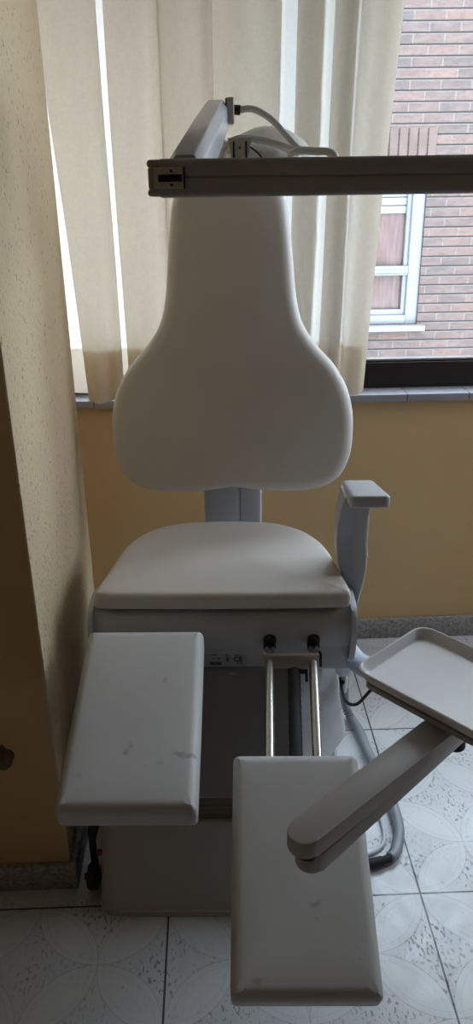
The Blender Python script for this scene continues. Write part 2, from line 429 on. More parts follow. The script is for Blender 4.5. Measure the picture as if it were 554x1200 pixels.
# pillar: ochre towards the room, paler rough plaster on the side facing the window
bm = bmesh.new(); box(bm, (-1.6, 1.36, 0), (-0.366, 2.02, 2.6), 0.006, 2)
for f in bm.faces:
    if f.calc_center_median().x > -0.371: f.material_index = 1
tag(link('wall_pillar', bm, ['ochre', 'rough'], angle=30), kind='structure')
simple('baseboard_back', (-1.6, 2.395, 0), (2.2, 2.41, 0.08), 'terrazzo', kind='structure', bev=0.002)
bm = bmesh.new(); box(bm, (-1.6, 1.347, 0), (-0.352, 1.36, 0.075), 0.002)
box(bm, (-0.366, 1.36, 0), (-0.352, 2.02, 0.075), 0.002)
tag(link('baseboard_left', bm, 'terrazzo'), kind='structure')
simple('trim_1', (-0.95, 2.385, 0.895), (1.95, 2.60, 0.920), 'sill', kind='structure', bev=0.003)

wr = empty('window_1', (0, 0, 0)); wr['kind'] = 'structure'
bm = bmesh.new()
box(bm, (-0.95, 2.47, 0.920), (1.95, 2.53, 1.005), 0.004); box(bm, (-0.95, 2.47, 2.29), (1.95, 2.53, 2.35), 0.004)
box(bm, (-0.95, 2.47, 1.005), (-0.89, 2.53, 2.29), 0.004); box(bm, (1.89, 2.47, 1.005), (1.95, 2.53, 2.29), 0.004)
box(bm, (0.15, 2.47, 1.005), (0.30, 2.50, 2.29), 0.004); box(bm, (0.28, 2.503, 1.005), (0.47, 2.53, 2.29), 0.004)
link('window_frame', bm, 'frame', wr)
bm = bmesh.new(); box(bm, (-0.89, 2.485, 1.005), (1.89, 2.515, 1.013), 0.001)  # pale strip painted in as the highlight along the lower track
link('track_glint', bm, 'frame_glint', wr)
simple('window_pane', (-0.89, 2.498, 1.012), (1.89, 2.502, 2.29), 'glass', wr)

# ------------------------------------------------------------------ building opposite
bld = empty('brick_building', (1.3, 6.5, 0), label='pink and grey brick building facade seen through the window', cat='building')
bm = bmesh.new()
wx0, wx1, wz0, wz1 = 0.86, 1.727, 0.43, 1.70
Y = 6.5
def bb(lo, hi): box(bm, (lo[0] - 1.3, lo[1] - Y, lo[2]), (hi[0] - 1.3, hi[1] - Y, hi[2]))
bb((-4, Y, -3), (wx0, Y + .3, 5.2)); bb((wx1, Y, -3), (6, Y + .3, 5.2)); bb((wx0, Y, -3), (wx1, Y + .3, wz0)); bb((wx0, Y, wz1), (wx1, Y + .3, 5.2))
fo = link('brick_wall', bm, 'brick', bld, smooth=False)
bm = bmesh.new()   # upright bricks over the window
x = wx0 - 0.05
while x < wx1 + 0.05:
    box(bm, (x - 1.3, -0.012, wz1 + 0.005), (x + 0.064 - 1.3, 0.02, wz1 + 0.215), 0.004, 1); x += 0.0745
link('brick_lintel', bm, 'soldier', bld)
wf = bmesh.new()
def fr(lo, hi, b=0.008): box(wf, (lo[0] - 1.3, lo[1] - Y, lo[2]), (hi[0] - 1.3, hi[1] - Y, hi[2]), b)
fr((wx0, Y + .02, wz0), (wx0 + .085, Y + .09, wz1)); fr((wx1 - .10, Y + .02, wz0), (wx1, Y + .09, wz1))
fr((wx0 + .08, Y + .024, wz0 + .001), (wx1 - .095, Y + .088, wz0 + .075)); fr((wx0 + .08, Y + .024, wz1 - .07), (wx1 - .095, Y + .088, wz1 - .001))
fr((wx0 + .08, Y + .026, 0.825), (wx1 - .095, Y + .086, 0.90)); fr((wx0 + .09, Y + .005, 0.845), (wx1 - .105, Y + .03, 0.872))
fr((wx1 - .135, Y + .05, wz0 + .07), (wx1 - .098, Y + .095, wz1 - .06)); fr((wx0 + .083, Y + .052, wz0 + .072), (wx1 - .132, Y + .094, wz0 + .12))
wo = link('window_frame', wf, 'pvc', bld)
bm = bmesh.new(); box(bm, (wx0 + .05 - 1.3, .10, wz0 + .05), (wx1 - .05 - 1.3, .115, wz1 - .05)); link('window_pane', bm, 'pane', wo)
bm = bmesh.new()
for k in range(6):
    z = 1.30 + k * 0.062
    box(bm, (wx0 + .085 - 1.3, .075, z), (wx1 - .10 - 1.3, .098, z + 0.058), 0.006)
link('roller_blind', bm, 'pvc', wo)
bm = bmesh.new(); box(bm, (wx0 - .06 - 1.3, -.07, wz0 - .045), (wx1 + .055 - 1.3, .06, wz0), 0.006); link('window_sill', bm, 'pvc', bld)

simple('sky_block_slab', (-2.0, 2.56, 2.62), (0.42, 3.05, 2.78), 'ceiling', kind='structure')  # unseen overhang added to keep sky light off the curtain
simple('street', (-14, 2.7, -3.1), (16, 30, -3.0), 'asphalt', kind='structure')
# ------------------------------------------------------------------ curtain
# plan of the folds: (x at z=1.97, y, x at z=0.97, y)
prof = [(-1.15, 2.30, -1.10, 2.30), (-1.02, 2.25, -0.98, 2.25), (-0.90, 2.31, -0.86, 2.30), (-0.76, 2.25, -0.72, 2.24), (-0.62, 2.31, -0.60, 2.31),
        (-0.50, 2.295, -0.47, 2.295), (-0.43, 2.290, -0.40, 2.290)]
def pleat(xl, xr, xl2, xr2, m=0.5, f=0.0):   # box pleat: flat front panel with two returns meeting behind it
    xm = xl + (xr - xl) * m; xm2 = xl2 + (xr2 - xl2) * m
    for dx, side, y in [(-.006, 'm', 2.292), (0, 'm', 2.282), (-.006, 'm', 2.272), (.012, 'l', 2.262), (0, 'l', 2.250), (.012, 'l', 2.238), (-.012, 'r', 2.232), (0, 'r', 2.242), (-.012, 'r', 2.252), (.008, 'm', 2.260), (.002, 'm', 2.270), (.008, 'm', 2.280), (-.004, 'r', 2.288)]:
        a, b = {'l': (xl, xl2), 'r': (xr, xr2), 'm': (xm, xm2)}[side]
        if side == 'r' and y == 2.232:   # soft wave across the front panel
            for k, q in ((.35, -.012), (.68, .004)): prof.append((xl + (xr - xl) * k, 2.234 + q - f, xl2 + (xr2 - xl2) * k, 2.234 + q - f * 1.3))
        prof.append((a + dx, y - f, b + dx, y - f * 1.3))
pleat(-0.418, -0.262, -0.368, -0.262, .5, .004)
pleat(-0.248, -0.104, -0.248, -0.100, .35)
pleat(-0.118, 0.020, -0.112, 0.020, .45, .012)
pleat(0.008, 0.195, 0.008, 0.172, .3)
prof += [(0.215, 2.298, 0.19, 2.298), (0.262, 2.310, 0.235, 2.310),
        (0.285, 2.295, 0.258, 2.295), (0.262, 2.275, 0.24, 2.275), (0.240, 2.255, 0.215, 2.255), (0.246, 2.225, 0.222, 2.225),
        (0.272, 2.215, 0.25, 2.215), (0.297, 2.235, 0.275, 2.235), (0.308, 2.27, 0.285, 2.27), (0.325, 2.30, 0.300, 2.30), (0.350, 2.31, 0.322, 2.31),
        (0.356, 2.285, 0.330, 2.285), (0.336, 2.26, 0.312, 2.26), (0.334, 2.230, 0.308, 2.23), (0.356, 2.208, 0.33, 2.208), (0.382, 2.212, 0.36, 2.212),
        (0.392, 2.25, 0.370, 2.25), (0.400, 2.305, 0.380, 2.305), (0.44, 2.320, 0.41, 2.320), (0.475, 2.318, 0.428, 2.318), (0.480, 2.304, 0.432, 2.304),
        (0.44, 2.300, 0.405, 2.300), (0.412, 2.296, 0.390, 2.296), (0.412, 2.284, 0.390, 2.284), (0.44, 2.284, 0.41, 2.284), (0.485, 2.286, 0.435, 2.286), (0.492, 2.274, 0.438, 2.274),
        (0.45, 2.266, 0.41, 2.266), (0.405, 2.260, 0.385, 2.260), (0.398, 2.240, 0.378, 2.240), (0.43, 2.226, 0.395, 2.226),
        (0.47, 2.230, 0.428, 2.230), (0.500, 2.248, 0.445, 2.25), (0.505, 2.262, 0.452, 2.262)]
tp_ = cr([(p[0], p[1], 0) for p in prof], 5); bt_ = cr([(p[2], p[3], 0) for p in prof], 5)
def curtain_sheet(z0, z1, nz, dy=0.0, thick=None):
    bm = bmesh.new(); rows = []
    for j in range(nz + 1):
        z = z0 + (z1 - z0) * j / nz; row = []
        for i, (a, b) in enumerate(zip(tp_, bt_)):
            s = (1.97 - z) / 1.0
            s2 = s if s < 0 else s
            x = a.x + (b.x - a.x) * s2; y = a.y + (b.y - a.y) * s2
            x += 0.002 * math.sin(z * 5 + i * 0.02) ; y += 0.001 * math.sin(z * 7.3 + i * 0.05)
            zz = z
            if z < 1.0: zz = z - 0.0 + (0.012 * math.sin(x * 21) + 0.006) * (1.0 - z) / 0.05 * 0.5 - (0.3 * (2.27 - y)) * (1.0 - z) / 0.05
            row.append(bm.verts.new((x, y + dy, zz)))
        rows.append(row)
    for a, b in zip(rows, rows[1:]):
        for k in range(len(a) - 1): bm.faces.new((a[k], a[k + 1], b[k + 1], b[k]))
    return bm
cu = link('curtain', curtain_sheet(0.967, 2.52, 40), 'curtain', angle=180)
tag(cu, 'long cream translucent curtain hanging in folds in front of the window', 'curtain')
hm = link('curtain_hem', curtain_sheet(0.967, 1.108, 6, 0.0025), 'hem', cu, angle=180)
rail = bmesh.new(); box(rail, (-1.2, 2.22, 2.52), (2.0, 2.30, 2.55), 0.004)
tag(link('curtain_rail', rail, 'lampwhite'), 'white curtain rail above the window', 'curtain rail')

# ------------------------------------------------------------------ treatment chair
OX, OY, PH = 0.008, 1.513, math.radians(2.5)
chair = empty('treatment_chair', (OX, OY, 0), -PH, label='pale podiatry treatment chair with tall backrest and two split leg rests', cat='treatment chair')
def w2l(x, y, z):
    dx, dy = x - OX, y - OY
    return Vector((dx * math.cos(PH) - dy * math.sin(PH), dx * math.sin(PH) + dy * math.cos(PH), z))

# base cover
bm = bmesh.new()
def ringz(hx, y0, y1, z, r=0.05, fc=0.0):
    o = rpoly([(-hx, y0), (hx, y0), (hx, y1), (-hx, y1)], r, 5)
    return [Vector((p.x, p.y, z)) for p in o]
loft(bm, [ringz(.292, -.258, .36, 0.0, .05), ringz(.293, -.256, .36, .012, .05), ringz(.291, -.252, .355, .014, .05), ringz(.285, -.19, .35, .19, .045), ringz(.278, -.178, .345, .203, .04)])
link('base_cover', bm, 'housing', chair)
# ribbed strip
bm = bmesh.new(); rs = []
for k in range(9):
    z = 0.200 + k * 0.0068; e = 0.004 if k % 2 else 0.0
    rs.append([Vector((p.x, p.y, z)) for p in rpoly([(-.165 - e, -.163 - e + k * .001), (.165 + e, -.163 - e + k * .001), (.255 + e, .05), (.255 + e, .33), (-.255 - e, .33), (-.255 - e, .05)], .02, 3)])
loft(bm, rs); link('ribbed_gaiter', bm, 'gaiter', chair)
# sloping column cover with chamfered sides
bm = bmesh.new()
def colr(z, hf, hs, yf, ys): return [Vector((p.x, p.y, z)) for p in rpoly([(-hf, yf), (hf, yf), (hs, ys), (hs, .33), (-hs, .33), (-hs, ys)], .018, 4)]
loft(bm, [colr(.254, .170, .305, -.155, .06), colr(.264, .170, .305, -.150, .06), colr(.50, .172, .262, .030, .10), colr(.53, .172, .26, .035, .10)])
link('column_cover', bm, 'shell', chair)
bm = bmesh.new()   # added sheet on the column front, darker grey standing in for shade
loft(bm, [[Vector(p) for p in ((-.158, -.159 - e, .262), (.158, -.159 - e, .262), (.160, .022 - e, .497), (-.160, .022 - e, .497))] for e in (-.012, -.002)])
link('shaded_front', bm, 'panel', chair)
# dark gap under housing: round pivot cover
bm = bmesh.new(); lathe(bm, [(.001, 0), (.036, 0), (.038, -.008), (.034, -.012), (.001, -.012)], Matrix.Translation((0.02, .045, .480)), 24)
link('pivot_cover', bm, 'housing', chair)

# seat housing (rounded apron drum)
bm = bmesh.new()
hp = [(.15, .62), (.13, .645), (.10, .655), (.06, .659), (.012, .657), (-.006, .648), (-.013, .625), (-.013, .60), (-.006, .575), (.004, .562), (.008, .555), (.010, .548), (.018, .495), (.03, .478), (.15, .478)]
def xs(x): return [Vector((x, a, b)) for a, b in hp]
loft(bm, [xs(-.292), xs(-.288), xs(.288), xs(.292)])
link('seat_housing', bm, 'housing', chair, angle=50)
simple('seat_chassis', (-.21, .14, .51), (.21, .37, .66), 'housing', chair, .01)
for sgn in (-1, 1):
    bm = bmesh.new()
    ep = [(.155, .60), (.145, .635), (.11, .660), (.06, .668), (.02, .667), (-.008, .660), (-.022, .64), (-.026, .60), (-.018, .56), (.0, .525), (.035, .495), (.10, .485), (.145, .52)]
    def es(x, k): return [Vector((x, .07 + (a - .07) * k, .585 + (b - .585) * k)) for a, b in ep]
    loft(bm, [es(sgn * .292, 1.0), es(sgn * .300, 1.0), es(sgn * .305, .985)])
    link('end_cap', bm, 'shell', chair)

# seat
bm = bmesh.new()
so = [(-.272, -.006), (-.14, -.011), (0, -.012), (.14, -.011), (.272, -.007), (.290, .008), (.289, .035), (.276, .12), (.262, .21), (.240, .28), (.195, .345), (.13, .386), (.045, .398), (-.045, .398), (-.13, .386), (-.195, .345), (-.238, .28), (-.258, .21), (-.272, .12), (-.286, .035), (-.287, .008)]
pad(bm, [(p.x, p.y) for p in cr([(a, b, 0) for a, b in so], 5, True)], .042, .015, .008, .010, Matrix.Translation((0, 0, .664)), center=(0, .2), rings=7)
link('seat_cushion', bm, 'vinyl', chair, angle=60)
simple('seat_board', (-.24, .02, .655), (.24, .33, .667), 'black', chair)

# backrest: pear outline in (s, z), leaning back
bo = [(.020, .788), (.075, .781), (.14, .776), (.205, .776), (.262, .786), (.308, .815), (.334, .868), (.341, .93), (.338, .99), (.322, 1.05), (.288, 1.108), (.240, 1.160), (.204, 1.215), (.188, 1.28), (.180, 1.36), (.172, 1.44), (.163, 1.50), (.142, 1.555), (.10, 1.588), (.030, 1.598)]
cx0 = 0.022
left = [(2 * cx0 - a, b) for a, b in bo[::-1][1:-1]]
full = bo + left
lean = 0.14
ang = math.atan(lean)
hgt = lambda b: (b - .77) / math.cos(ang)
o2 = [(p.x, p.y) for p in cr([(a, hgt(b), 0) for a, b in full], 4, True)]
# plane: X = s, Y' up along the back, Z' toward viewer (-y)
up_ = Vector((0, math.sin(ang), math.cos(ang))); nr_ = Vector((0, -math.cos(ang), math.sin(ang)))
MB_ = Matrix(((1, 0, 0, 0), (0, up_.y, nr_.y, .455), (0, up_.z, nr_.z, .77), (0, 0, 0, 1)))
bm = bmesh.new(); pad(bm, o2, .062, .034, .008, .012, MB_, seg=8, center=(cx0, .22), rings=8, step=.015)
link('backrest_cushion', bm, 'vinyl', chair, angle=75)
bm = bmesh.new()
pad(bm, [(cx0 + (a - cx0) * .9, .2 + (b - .2) * .93) for a, b in o2], .02, .004, 0, .008, MB_ @ Matrix.Translation((0, 0, -.019)), center=(cx0, .22), step=.03)
link('backrest_shell', bm, 'shell', chair)
bm = bmesh.new()
box(bm, (-.062, .49, .50), (.040, .54, .95), .006); box(bm, (.038, .485, .50), (.100, .535, .95), .01)
box(bm, (-.062, .36, .50), (.10, .50, .53), .004)
link('backrest_bracket', bm, 'shell', chair)

# armrest
bm = bmesh.new()
tp = [(.282, .025, .914), (.368, .025, .914), (.356, .185, .888), (.280, .185, .888)]
o = rpoly([(.282, .020), (.370, .020), (.358, .19), (.281, .19)], .016, 5)
sl = math.atan2(-.026, .16)
Mr = Matrix.Translation((0, 0, .896)) @ Matrix(((1, 0, 0, 0), (0, 1, 0, 0), (0, -.16, 1, .004), (0, 0, 0, 1)))
pad(bm, [(p.x, p.y) for p in o], .030, .009, .002, .006, Mr, rings=3)
link('armrest_pad', bm, 'shell', chair, angle=60)
bm = bmesh.new(); rs = []
for z, a, b, y0, y1 in [(.902, .276, .335, .055, .15), (.86, .267, .330, .06, .15), (.82, .264, .330, .075, .155), (.78, .265, .332, .085, .16), (.745, .268, .337, .09, .17), (.71, .274, .337, .09, .18), (.68, .284, .333, .09, .19), (.65, .293, .327, .09, .20), (.62, .300, .322, .09, .205), (.59, .302, .318, .09, .21), (.56, .303, .315, .09, .21)]:
    rs.append([Vector((p.x, p.y, z)) for p in rpoly([(a, y0 + .012), ((a + b) / 2 + .004, y0 + .016), (b - .004, y0 - .006), (b, y0), (b, y1), (a + (b - a) * .75, y1 + .01), (a, y1)], .006, 3)])
loft(bm, rs); link('armrest_support', bm, 'shell', chair, angle=60)
bm = bmesh.new()
tube(bm, cr([(.329, .062, .86), (.330, .074, .82), (.331, .083, .78), (.336, .088, .745)], 5), .003, 8)
link('support_bead', bm, 'lampwhite', chair)

# leg rests
def leg_rest(s0, s1, y0, z0, tilt, L):
    th = math.radians(tilt)
    dy, dz = -math.cos(th), -math.sin(th)
    # local x = s, local y = along pad towards the viewer reversed, local z = normal
    M = Matrix(((1, 0, 0, 0), (0, -dy, -math.sin(th), y0), (0, -dz, math.cos(th), z0), (0, 0, 0, 1)))
    bm = bmesh.new()
    T = .066
    out = [(s0 + .002, 0), (s1 - .002, 0), (s1, -L * .5), (s1 + .001, -L), (s0 - .001, -L), (s0, -L * .5)]
    pad(bm, [(p.x, p.y) for p in rpoly(out, [.014, .014, .05, .012, .012, .05], 5)], T, .020, .0012, .012, M @ Matrix.Translation((0, 0, -T)), rings=6, seg=6)
    c = link('leg_rest_cushion', bm, 'vinyl_leg', chair, angle=60)
    bm = bmesh.new(); box(bm, (s0 + .02, -L + .02, -T - .010), (s1 - .02, -.02, -T + .001), .003, 2, M)
    link('backing_plate', bm, 'black', c)
    return M, c
ML, lcush = leg_rest(-.290, -.036, -.085, .664, 18.5, .412)
MR, rcush = leg_rest(.026, .267, -.350, .552, 26.0, .402)
# slide rods (right pair in the open, left pair under the pulled-in cushion)
th = math.radians(17.5)
for s, ds in ((.108, -.015), (.208, -.020)):
    bm = bmesh.new(); a = Vector((s, .03, .582)); b = Vector((s + ds, -.50, .582 - .53 * math.tan(th) + .003))
    tube(bm, [a, b], .0105, 18); link('slide_rod', bm, 'chrome', chair)
    bm = bmesh.new()   # black oval socket
    tube(bm, [(s, -.004, .590), (s, -.018, .585)], .0145, 16); tube(bm, [(s, .002, .572), (s, -.016, .568)], .0145, 16)
    link('rod_socket', bm, 'black', chair)
    bm = bmesh.new(); tube(bm, [(s, -.055, .582 - .085 * math.tan(th)), (s, -.019, .582 - .049 * math.tan(th))], .0125, 16)
    link('rod_sleeve', bm, 'chrome', chair)
for s in (-.21, -.11):
    bm = bmesh.new(); tube(bm, [(s, .03, .588), (s, -.30, .588 - .33 * math.tan(math.radians(17.5)))], .0075, 12); link('slide_rod', bm, 'chrome', chair)
# cross bracket between the rods
bm = bmesh.new()
Mx = Matrix.Translation((.158, -.048, .556)) @ Matrix.Rotation(-math.radians(20), 4, 'X')
box(bm, (-.066, -.014, -.016), (.060, .008, .014), .002, 2, Mx)
box(bm, (-.066, -.014, -.012), (.060, .012, .016), .002, 2, Mx)
link('rod_bracket', bm, 'bracket', chair)
bm = bmesh.new(); box(bm, (.060, -.012, -.014), (.066, .01, .018), .001, 1, Mx); link('bracket_clip', bm, 'black', chair)
bm = bmesh.new(); prism(bm, [(.012, -.018), (.034, -.018), (.034, -.046), (.028, -.046), (.028, -.028), (.012, -.028)], -.016, -.010, Mx @ Matrix(((1, 0, 0, 0), (0, 0, 1, 0), (0, 1, 0, 0), (0, 0, 0, 1))))
link('clip_hook', bm, 'black', chair)
# ribbed gas spring
bm = bmesh.new(); p0 = Vector((.163, -.025, .545)); p1 = Vector((.150, -.37, .455)); rings = []
n = 44; pts = [p0.lerp(p1, i / n) for i in range(n + 1)]
tube(bm, pts, .014, 16, True, [.009 if i < 2 else (.0145 if i % 2 else .0135) for i in range(n + 1)])
link('gas_spring', bm, 'rubber', chair)

# rating label on the housing
lab = bmesh.new(); Ml = Matrix.Translation((.008, .0115, .527)) @ Matrix.Rotation(math.atan2(.006, .043) , 4, 'X')
Ml = Matrix(((1, 0, 0, -.010), (0, .149, -.989, .0125), (0, .989, .149, .523), (0, 0, 0, 1)))
box(lab, (-.062, -.021, 0), (.064, .021, .0012), .0003, 1, Ml)
lo = link('rating_label', lab, 'label', chair)
def text(body, size, x, y, parent, name='label_print', bold=0.0):
    cu_ = bpy.data.curves.new(name, 'FONT'); cu_.body = body; cu_.size = size; cu_.extrude = .0003; cu_.offset = bold
    to = bpy.data.objects.new(name + '_tmp', cu_); COL.objects.link(to)
    bpy.context.view_layer.update()
    me = bpy.data.meshes.new_from_object(to.evaluated_get(bpy.context.evaluated_depsgraph_get()))
    bpy.data.objects.remove(to); me.materials.clear(); me.materials.append(MAT['ink'])
    me.transform(Ml @ Matrix.Translation((x, y, .0016)))
    ob = bpy.data.objects.new(name, me); COL.objects.link(ob); ob.parent = parent; return ob
text('FEDESA', .0085, -.022, -.0175, lo, bold=.0005)
text('CE', .017, .034, -.0095, lo, bold=.0004)
bm = bmesh.new()   # unreadable small print and the little figure
for (x0, x1, y) in [(-.020, .006, .014), (.014, .034, .014), (-.018, -.006, .007), (.014, .022, .007), (.036, .046, .007), (-.016, -.012, -.002), (-.006, .002, -.002), (.042, .047, -.014), (.050, .054, -.014)]:
    box(bm, (x0, y - .0011, .0011), (x1, y + .0011, .0018), 0, 1, Ml)
box(bm, (.0185, -.002, .0011), (.0215, .002, .0018), 0, 1, Ml); box(bm, (.0165, -.005, .0011), (.0235, -.0035, .0018), 0, 1, Ml)
box(bm, (.0185, -.006, .0011), (.0215, -.002, .0018), 0, 1, Ml); box(bm, (.0178, -.010, .0011), (.0195, -.006, .0018), 0, 1, Ml); box(bm, (.0205, -.010, .0011), (.0222, -.006, .0018), 0, 1, Ml)
link('label_print', bm, 'ink', lo)

# fittings at the left foot of the base
bm = bmesh.new(); box(bm, (-.322, -.16, .01), (-.300, -.10, .16), .004); link('side_bracket', bm, 'black', chair)
bm = bmesh.new(); box(bm, (-.300, -.175, .0), (-.285, -.10, .15), .004); link('end_plate', bm, 'ivory', chair)
bm = bmesh.new(); lathe(bm, [(.008, -.012), (.026, -.012), (.030, -.008), (.030, .008), (.026, .012), (.008, .012)], Matrix.Translation((-.312, -.185, .045)) @ Matrix.Rotation(PI / 2, 4, 'Y'), 24)
lathe(bm, [(.002, -.02), (.008, -.02), (.008, .02), (.002, .02)], Matrix.Translation((-.312, -.185, .045)) @ Matrix.Rotation(PI / 2, 4, 'Y'), 12)
link('caster', bm, 'rubber', chair)
bm = bmesh.new(); lathe(bm, [(.001, 0), (.007, 0), (.007, .008), (.001, .008)], Matrix.Translation((-.293, -.176, .115)) @ Matrix.Rotation(PI / 2, 4, 'X'), 12); link('indicator_lamp', bm, 'red', chair)

# instrument arm assembly
cup = bmesh.new(); loft(cup, [[Vector((x, y, z)) for x, y in [(a + cxx, b + .17) for a, b in [(-.03 * k, -.03 * k), (.03 * k, -.03 * k), (.034 * k, .0), (.03 * k, .05 * k), (-.03 * k, .05 * k)]]] for z, k, cxx in [(.50, 1, .29), (.47, 1.05, .29), (.40, .9, .295), (.375, .55, .305), (.36, .3, .308)]])
link('arm_socket', cup, 'tube', chair)
bm = bmesh.new(); tube(bm, cr([w2l(.30, 1.80, .47), w2l(.34, 1.62, .44), w2l(.40, 1.42, .53), w2l(.425, 1.27, .61)], 6), .027, 20)
link('mounting_tube', bm, 'tube', chair)
bm = bmesh.new(); tube(bm, cr([w2l(.420, 1.30, .595), w2l(.425, 1.20, .655), w2l(.405, 1.09, .715), w2l(.362, .946, .750)], 6), .014, 16); link('arm_post', bm, 'trayarm', chair)
bm = bmesh.new(); tube(bm, [w2l(.362, .946, .738), w2l(.362, .946, .764)], .017, 24); link('arm_joint', bm, 'black', chair)
def flat_arm(name, a, b, z0, z1, wa, wb, m, parent):
    a = Vector(a); b = Vector(b); d = (b - a).normalized(); nn = Vector((-d.y, d.x)); o = []
    for k in range(13):
        t_ = PI / 2 + PI * k / 12; o.append(a + (d * math.cos(t_) + nn * math.sin(t_)) * wa)
    for k in range(13):
        t_ = -PI / 2 + PI * k / 12; o.append(b + (d * math.cos(t_) + nn * math.sin(t_)) * wb)
    bm = bmesh.new(); prism(bm, o, z0, z1, None, .003)
    for v in bm.verts: v.co = w2l(*v.co)
    return link(name, bm, m, parent)
flat_arm('lower_arm', (.108, .712), (.362, .946), .762, .790, .020, .020, 'trayarm', chair)
ua = flat_arm('upper_arm', (.098, .703), (.330, .900), .798, .824, .0215, .0225, 'trayarm', chair)
bm = bmesh.new(); tube(bm, [w2l(.103, .708, .785), w2l(.103, .708, .802)], .017, 24); link('arm_joint', bm, 'black', chair)
# tray support plate
UA = math.radians(-49); U = Vector((math.cos(UA), math.sin(UA))); V = Vector((-U.y, U.x)); A = Vector((.203, .984))
def tp2(u, v): return A + U * u + V * v
def trect(u0, u1, v0, v1, r): return rpoly([tp2(u0, v0), tp2(u1, v0), tp2(u1, v1), tp2(u0, v1)], r, 6)
bm = bmesh.new()
prism(bm, trect(.012, .268, .010, .174, .02), .830, .838)
prism(bm, trect(.045, .262, .14, .198, .01), .838, .843); prism(bm, trect(.045, .262, .190, .198, .002), .843, .851)
for v in bm.verts: v.co = w2l(*v.co)
link('tray_holder', bm, 'trayarm', chair)

# ------------------------------------------------------------------ instrument tray
ct = tp2(.14, .092)
bm = bmesh.new()
def tr(du, z): return [Vector((p.x - ct.x, p.y - ct.y, z)) for p in trect(0 + du, .28 - du, 0 + du, .184 - du, max(.030 - du * .6, .006))]
loft(bm, [tr(.010, .0), tr(.006, .003), tr(.0, .016), tr(.0, .0185), tr(.002, .0195), tr(.004, .019), tr(.011, .0055), tr(.0125, .0045), tr(.05, .0040)])
t_ = link('instrument_tray', bm, 'tray', None, angle=28); t_.location = (ct.x, ct.y, .843)
tag(t_, 'shallow white rectangular instrument tray with raised rim on a swivel arm', 'tray')

# ------------------------------------------------------------------ lamp
LX, LY = 0.95, 1.15
lamp = empty('magnifier_lamp', (LX, LY, 0), label='pale examination lamp on a jointed arm crossing in front of the backrest top', cat='lamp')
def LM(p): return Vector((p[0] - LX, p[1] - LY, p[2]))
def lb(bm, lo, hi, bev, seg=3): box(bm, LM(lo), LM(hi), bev, seg)
bm = bmesh.new(); 
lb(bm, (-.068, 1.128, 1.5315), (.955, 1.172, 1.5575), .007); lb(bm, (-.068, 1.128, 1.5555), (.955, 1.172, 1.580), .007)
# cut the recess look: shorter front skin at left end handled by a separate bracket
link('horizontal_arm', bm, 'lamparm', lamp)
bm = bmesh.new(); lb(bm, (-.080, 1.136, 1.543), (-.030, 1.166, 1.569), .001, 1); lb(bm, (-.072, 1.1235, 1.543), (-.032, 1.131, 1.569), .001, 1)
lk = link('end_bracket', bm, 'ivory', lamp)
bm = bmesh.new(); lb(bm, (-.066, 1.1222, 1.5515), (-.034, 1.1245, 1.5605), .0008, 1); lb(bm, (-.0318, 1.1225, 1.5425), (-.0300, 1.129, 1.5695), .0004, 1)
for z in (1.5475, 1.5645): lathe(bm, [(.0005, 0), (.0018, 0), (.0018, .001), (.0005, .001)], Matrix.Translation(LM((-.048, 1.123, z))) @ Matrix.Rotation(PI / 2, 4, 'X'), 12)
link('slot', bm, 'black', lk)
for z0, z1 in ((1.533, 1.543), (1.569, 1.579)):
    bm = bmesh.new(); lb(bm, (-.081, 1.128, z0), (-.060, 1.172, z1), .0045); link('end_cap', bm, 'lamparm', lamp)
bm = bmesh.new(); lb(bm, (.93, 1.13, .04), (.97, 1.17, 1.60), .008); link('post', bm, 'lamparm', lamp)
bm = bmesh.new(); lathe(bm, [(.01, 0), (.22, 0), (.22, .03), (.20, .045), (.01, .05)], Matrix.Translation(LM((.95, 1.15, 0))), 40); link('floor_base', bm, 'lamparm', lamp)
# knuckle behind the left end
bm = bmesh.new(); tube(bm, [LM((-.045, 1.17, 1.54)), LM((-.045, 1.17, 1.577))], .02, 20); link('elbow_joint', bm, 'lamparm', lamp)
# spring arm rising away to the head
def spring(a, b, wd, h):
    a = LM(a); b = LM(b); d = b - a; L_ = d.length; M = frame_mat(a, d)
    bm = bmesh.new()
    rs = []
    for k, (s, f) in enumerate([(0, .85), (.02, 1), (.5, 1.0), (.93, .95), (1, .9)]):
        hw, hh = wd * f / 2, h * f / 2
        rs.append([M @ Vector((p.x, p.y, L_ * s)) for p in rpoly([(-hw, -hh), (hw, -hh), (hw, hh * .45), (hw * .6, hh), (-hw * .6, hh), (-hw, hh * .45)], .003, 3)])
    loft(bm, rs); return bm
link('spring_arm', spring((-.030, 1.17, 1.563), (.020, 1.65, 1.670), .050, .054), 'aluarm', lamp, angle=25)
bm = bmesh.new(); lb(bm, (.040, 1.630, 1.652), (.054, 1.668, 1.697), .003); link('elbow_plate', bm, 'ivory', lamp)
bm = bmesh.new(); lb(bm, (.0375, 1.632, 1.640), (.0405, 1.662, 1.696), .001); lb(bm, (.026, 1.64, 1.622), (.034, 1.655, 1.652), .002); tube(bm, [LM((.054, 1.65, 1.677)), LM((.066, 1.65, 1.676))], .009, 14)
link('elbow_seal', bm, 'black', lamp)
# link from the elbow down to the yoke
bm = bmesh.new(); tube(bm, cr([LM((.036, 1.66, 1.66)), LM((.030, 1.665, 1.64)), LM((.036, 1.67, 1.615)), LM((.050, 1.675, 1.60))], 5), .006, 12); link('yoke_stem', bm, 'lampwhite', lamp)
# curved cable
bm = bmesh.new(); tube(bm, cr([LM((.060, 1.65, 1.675)), LM((.090, 1.65, 1.678)), (LM((.125, 1.645, 1.660))), LM((.150, 1.64, 1.635)), LM((.172, 1.63, 1.612)), LM((.188, 1.62, 1.600))], 7), .0062, 12)
link('power_cable', bm, 'lampwhite', lamp)
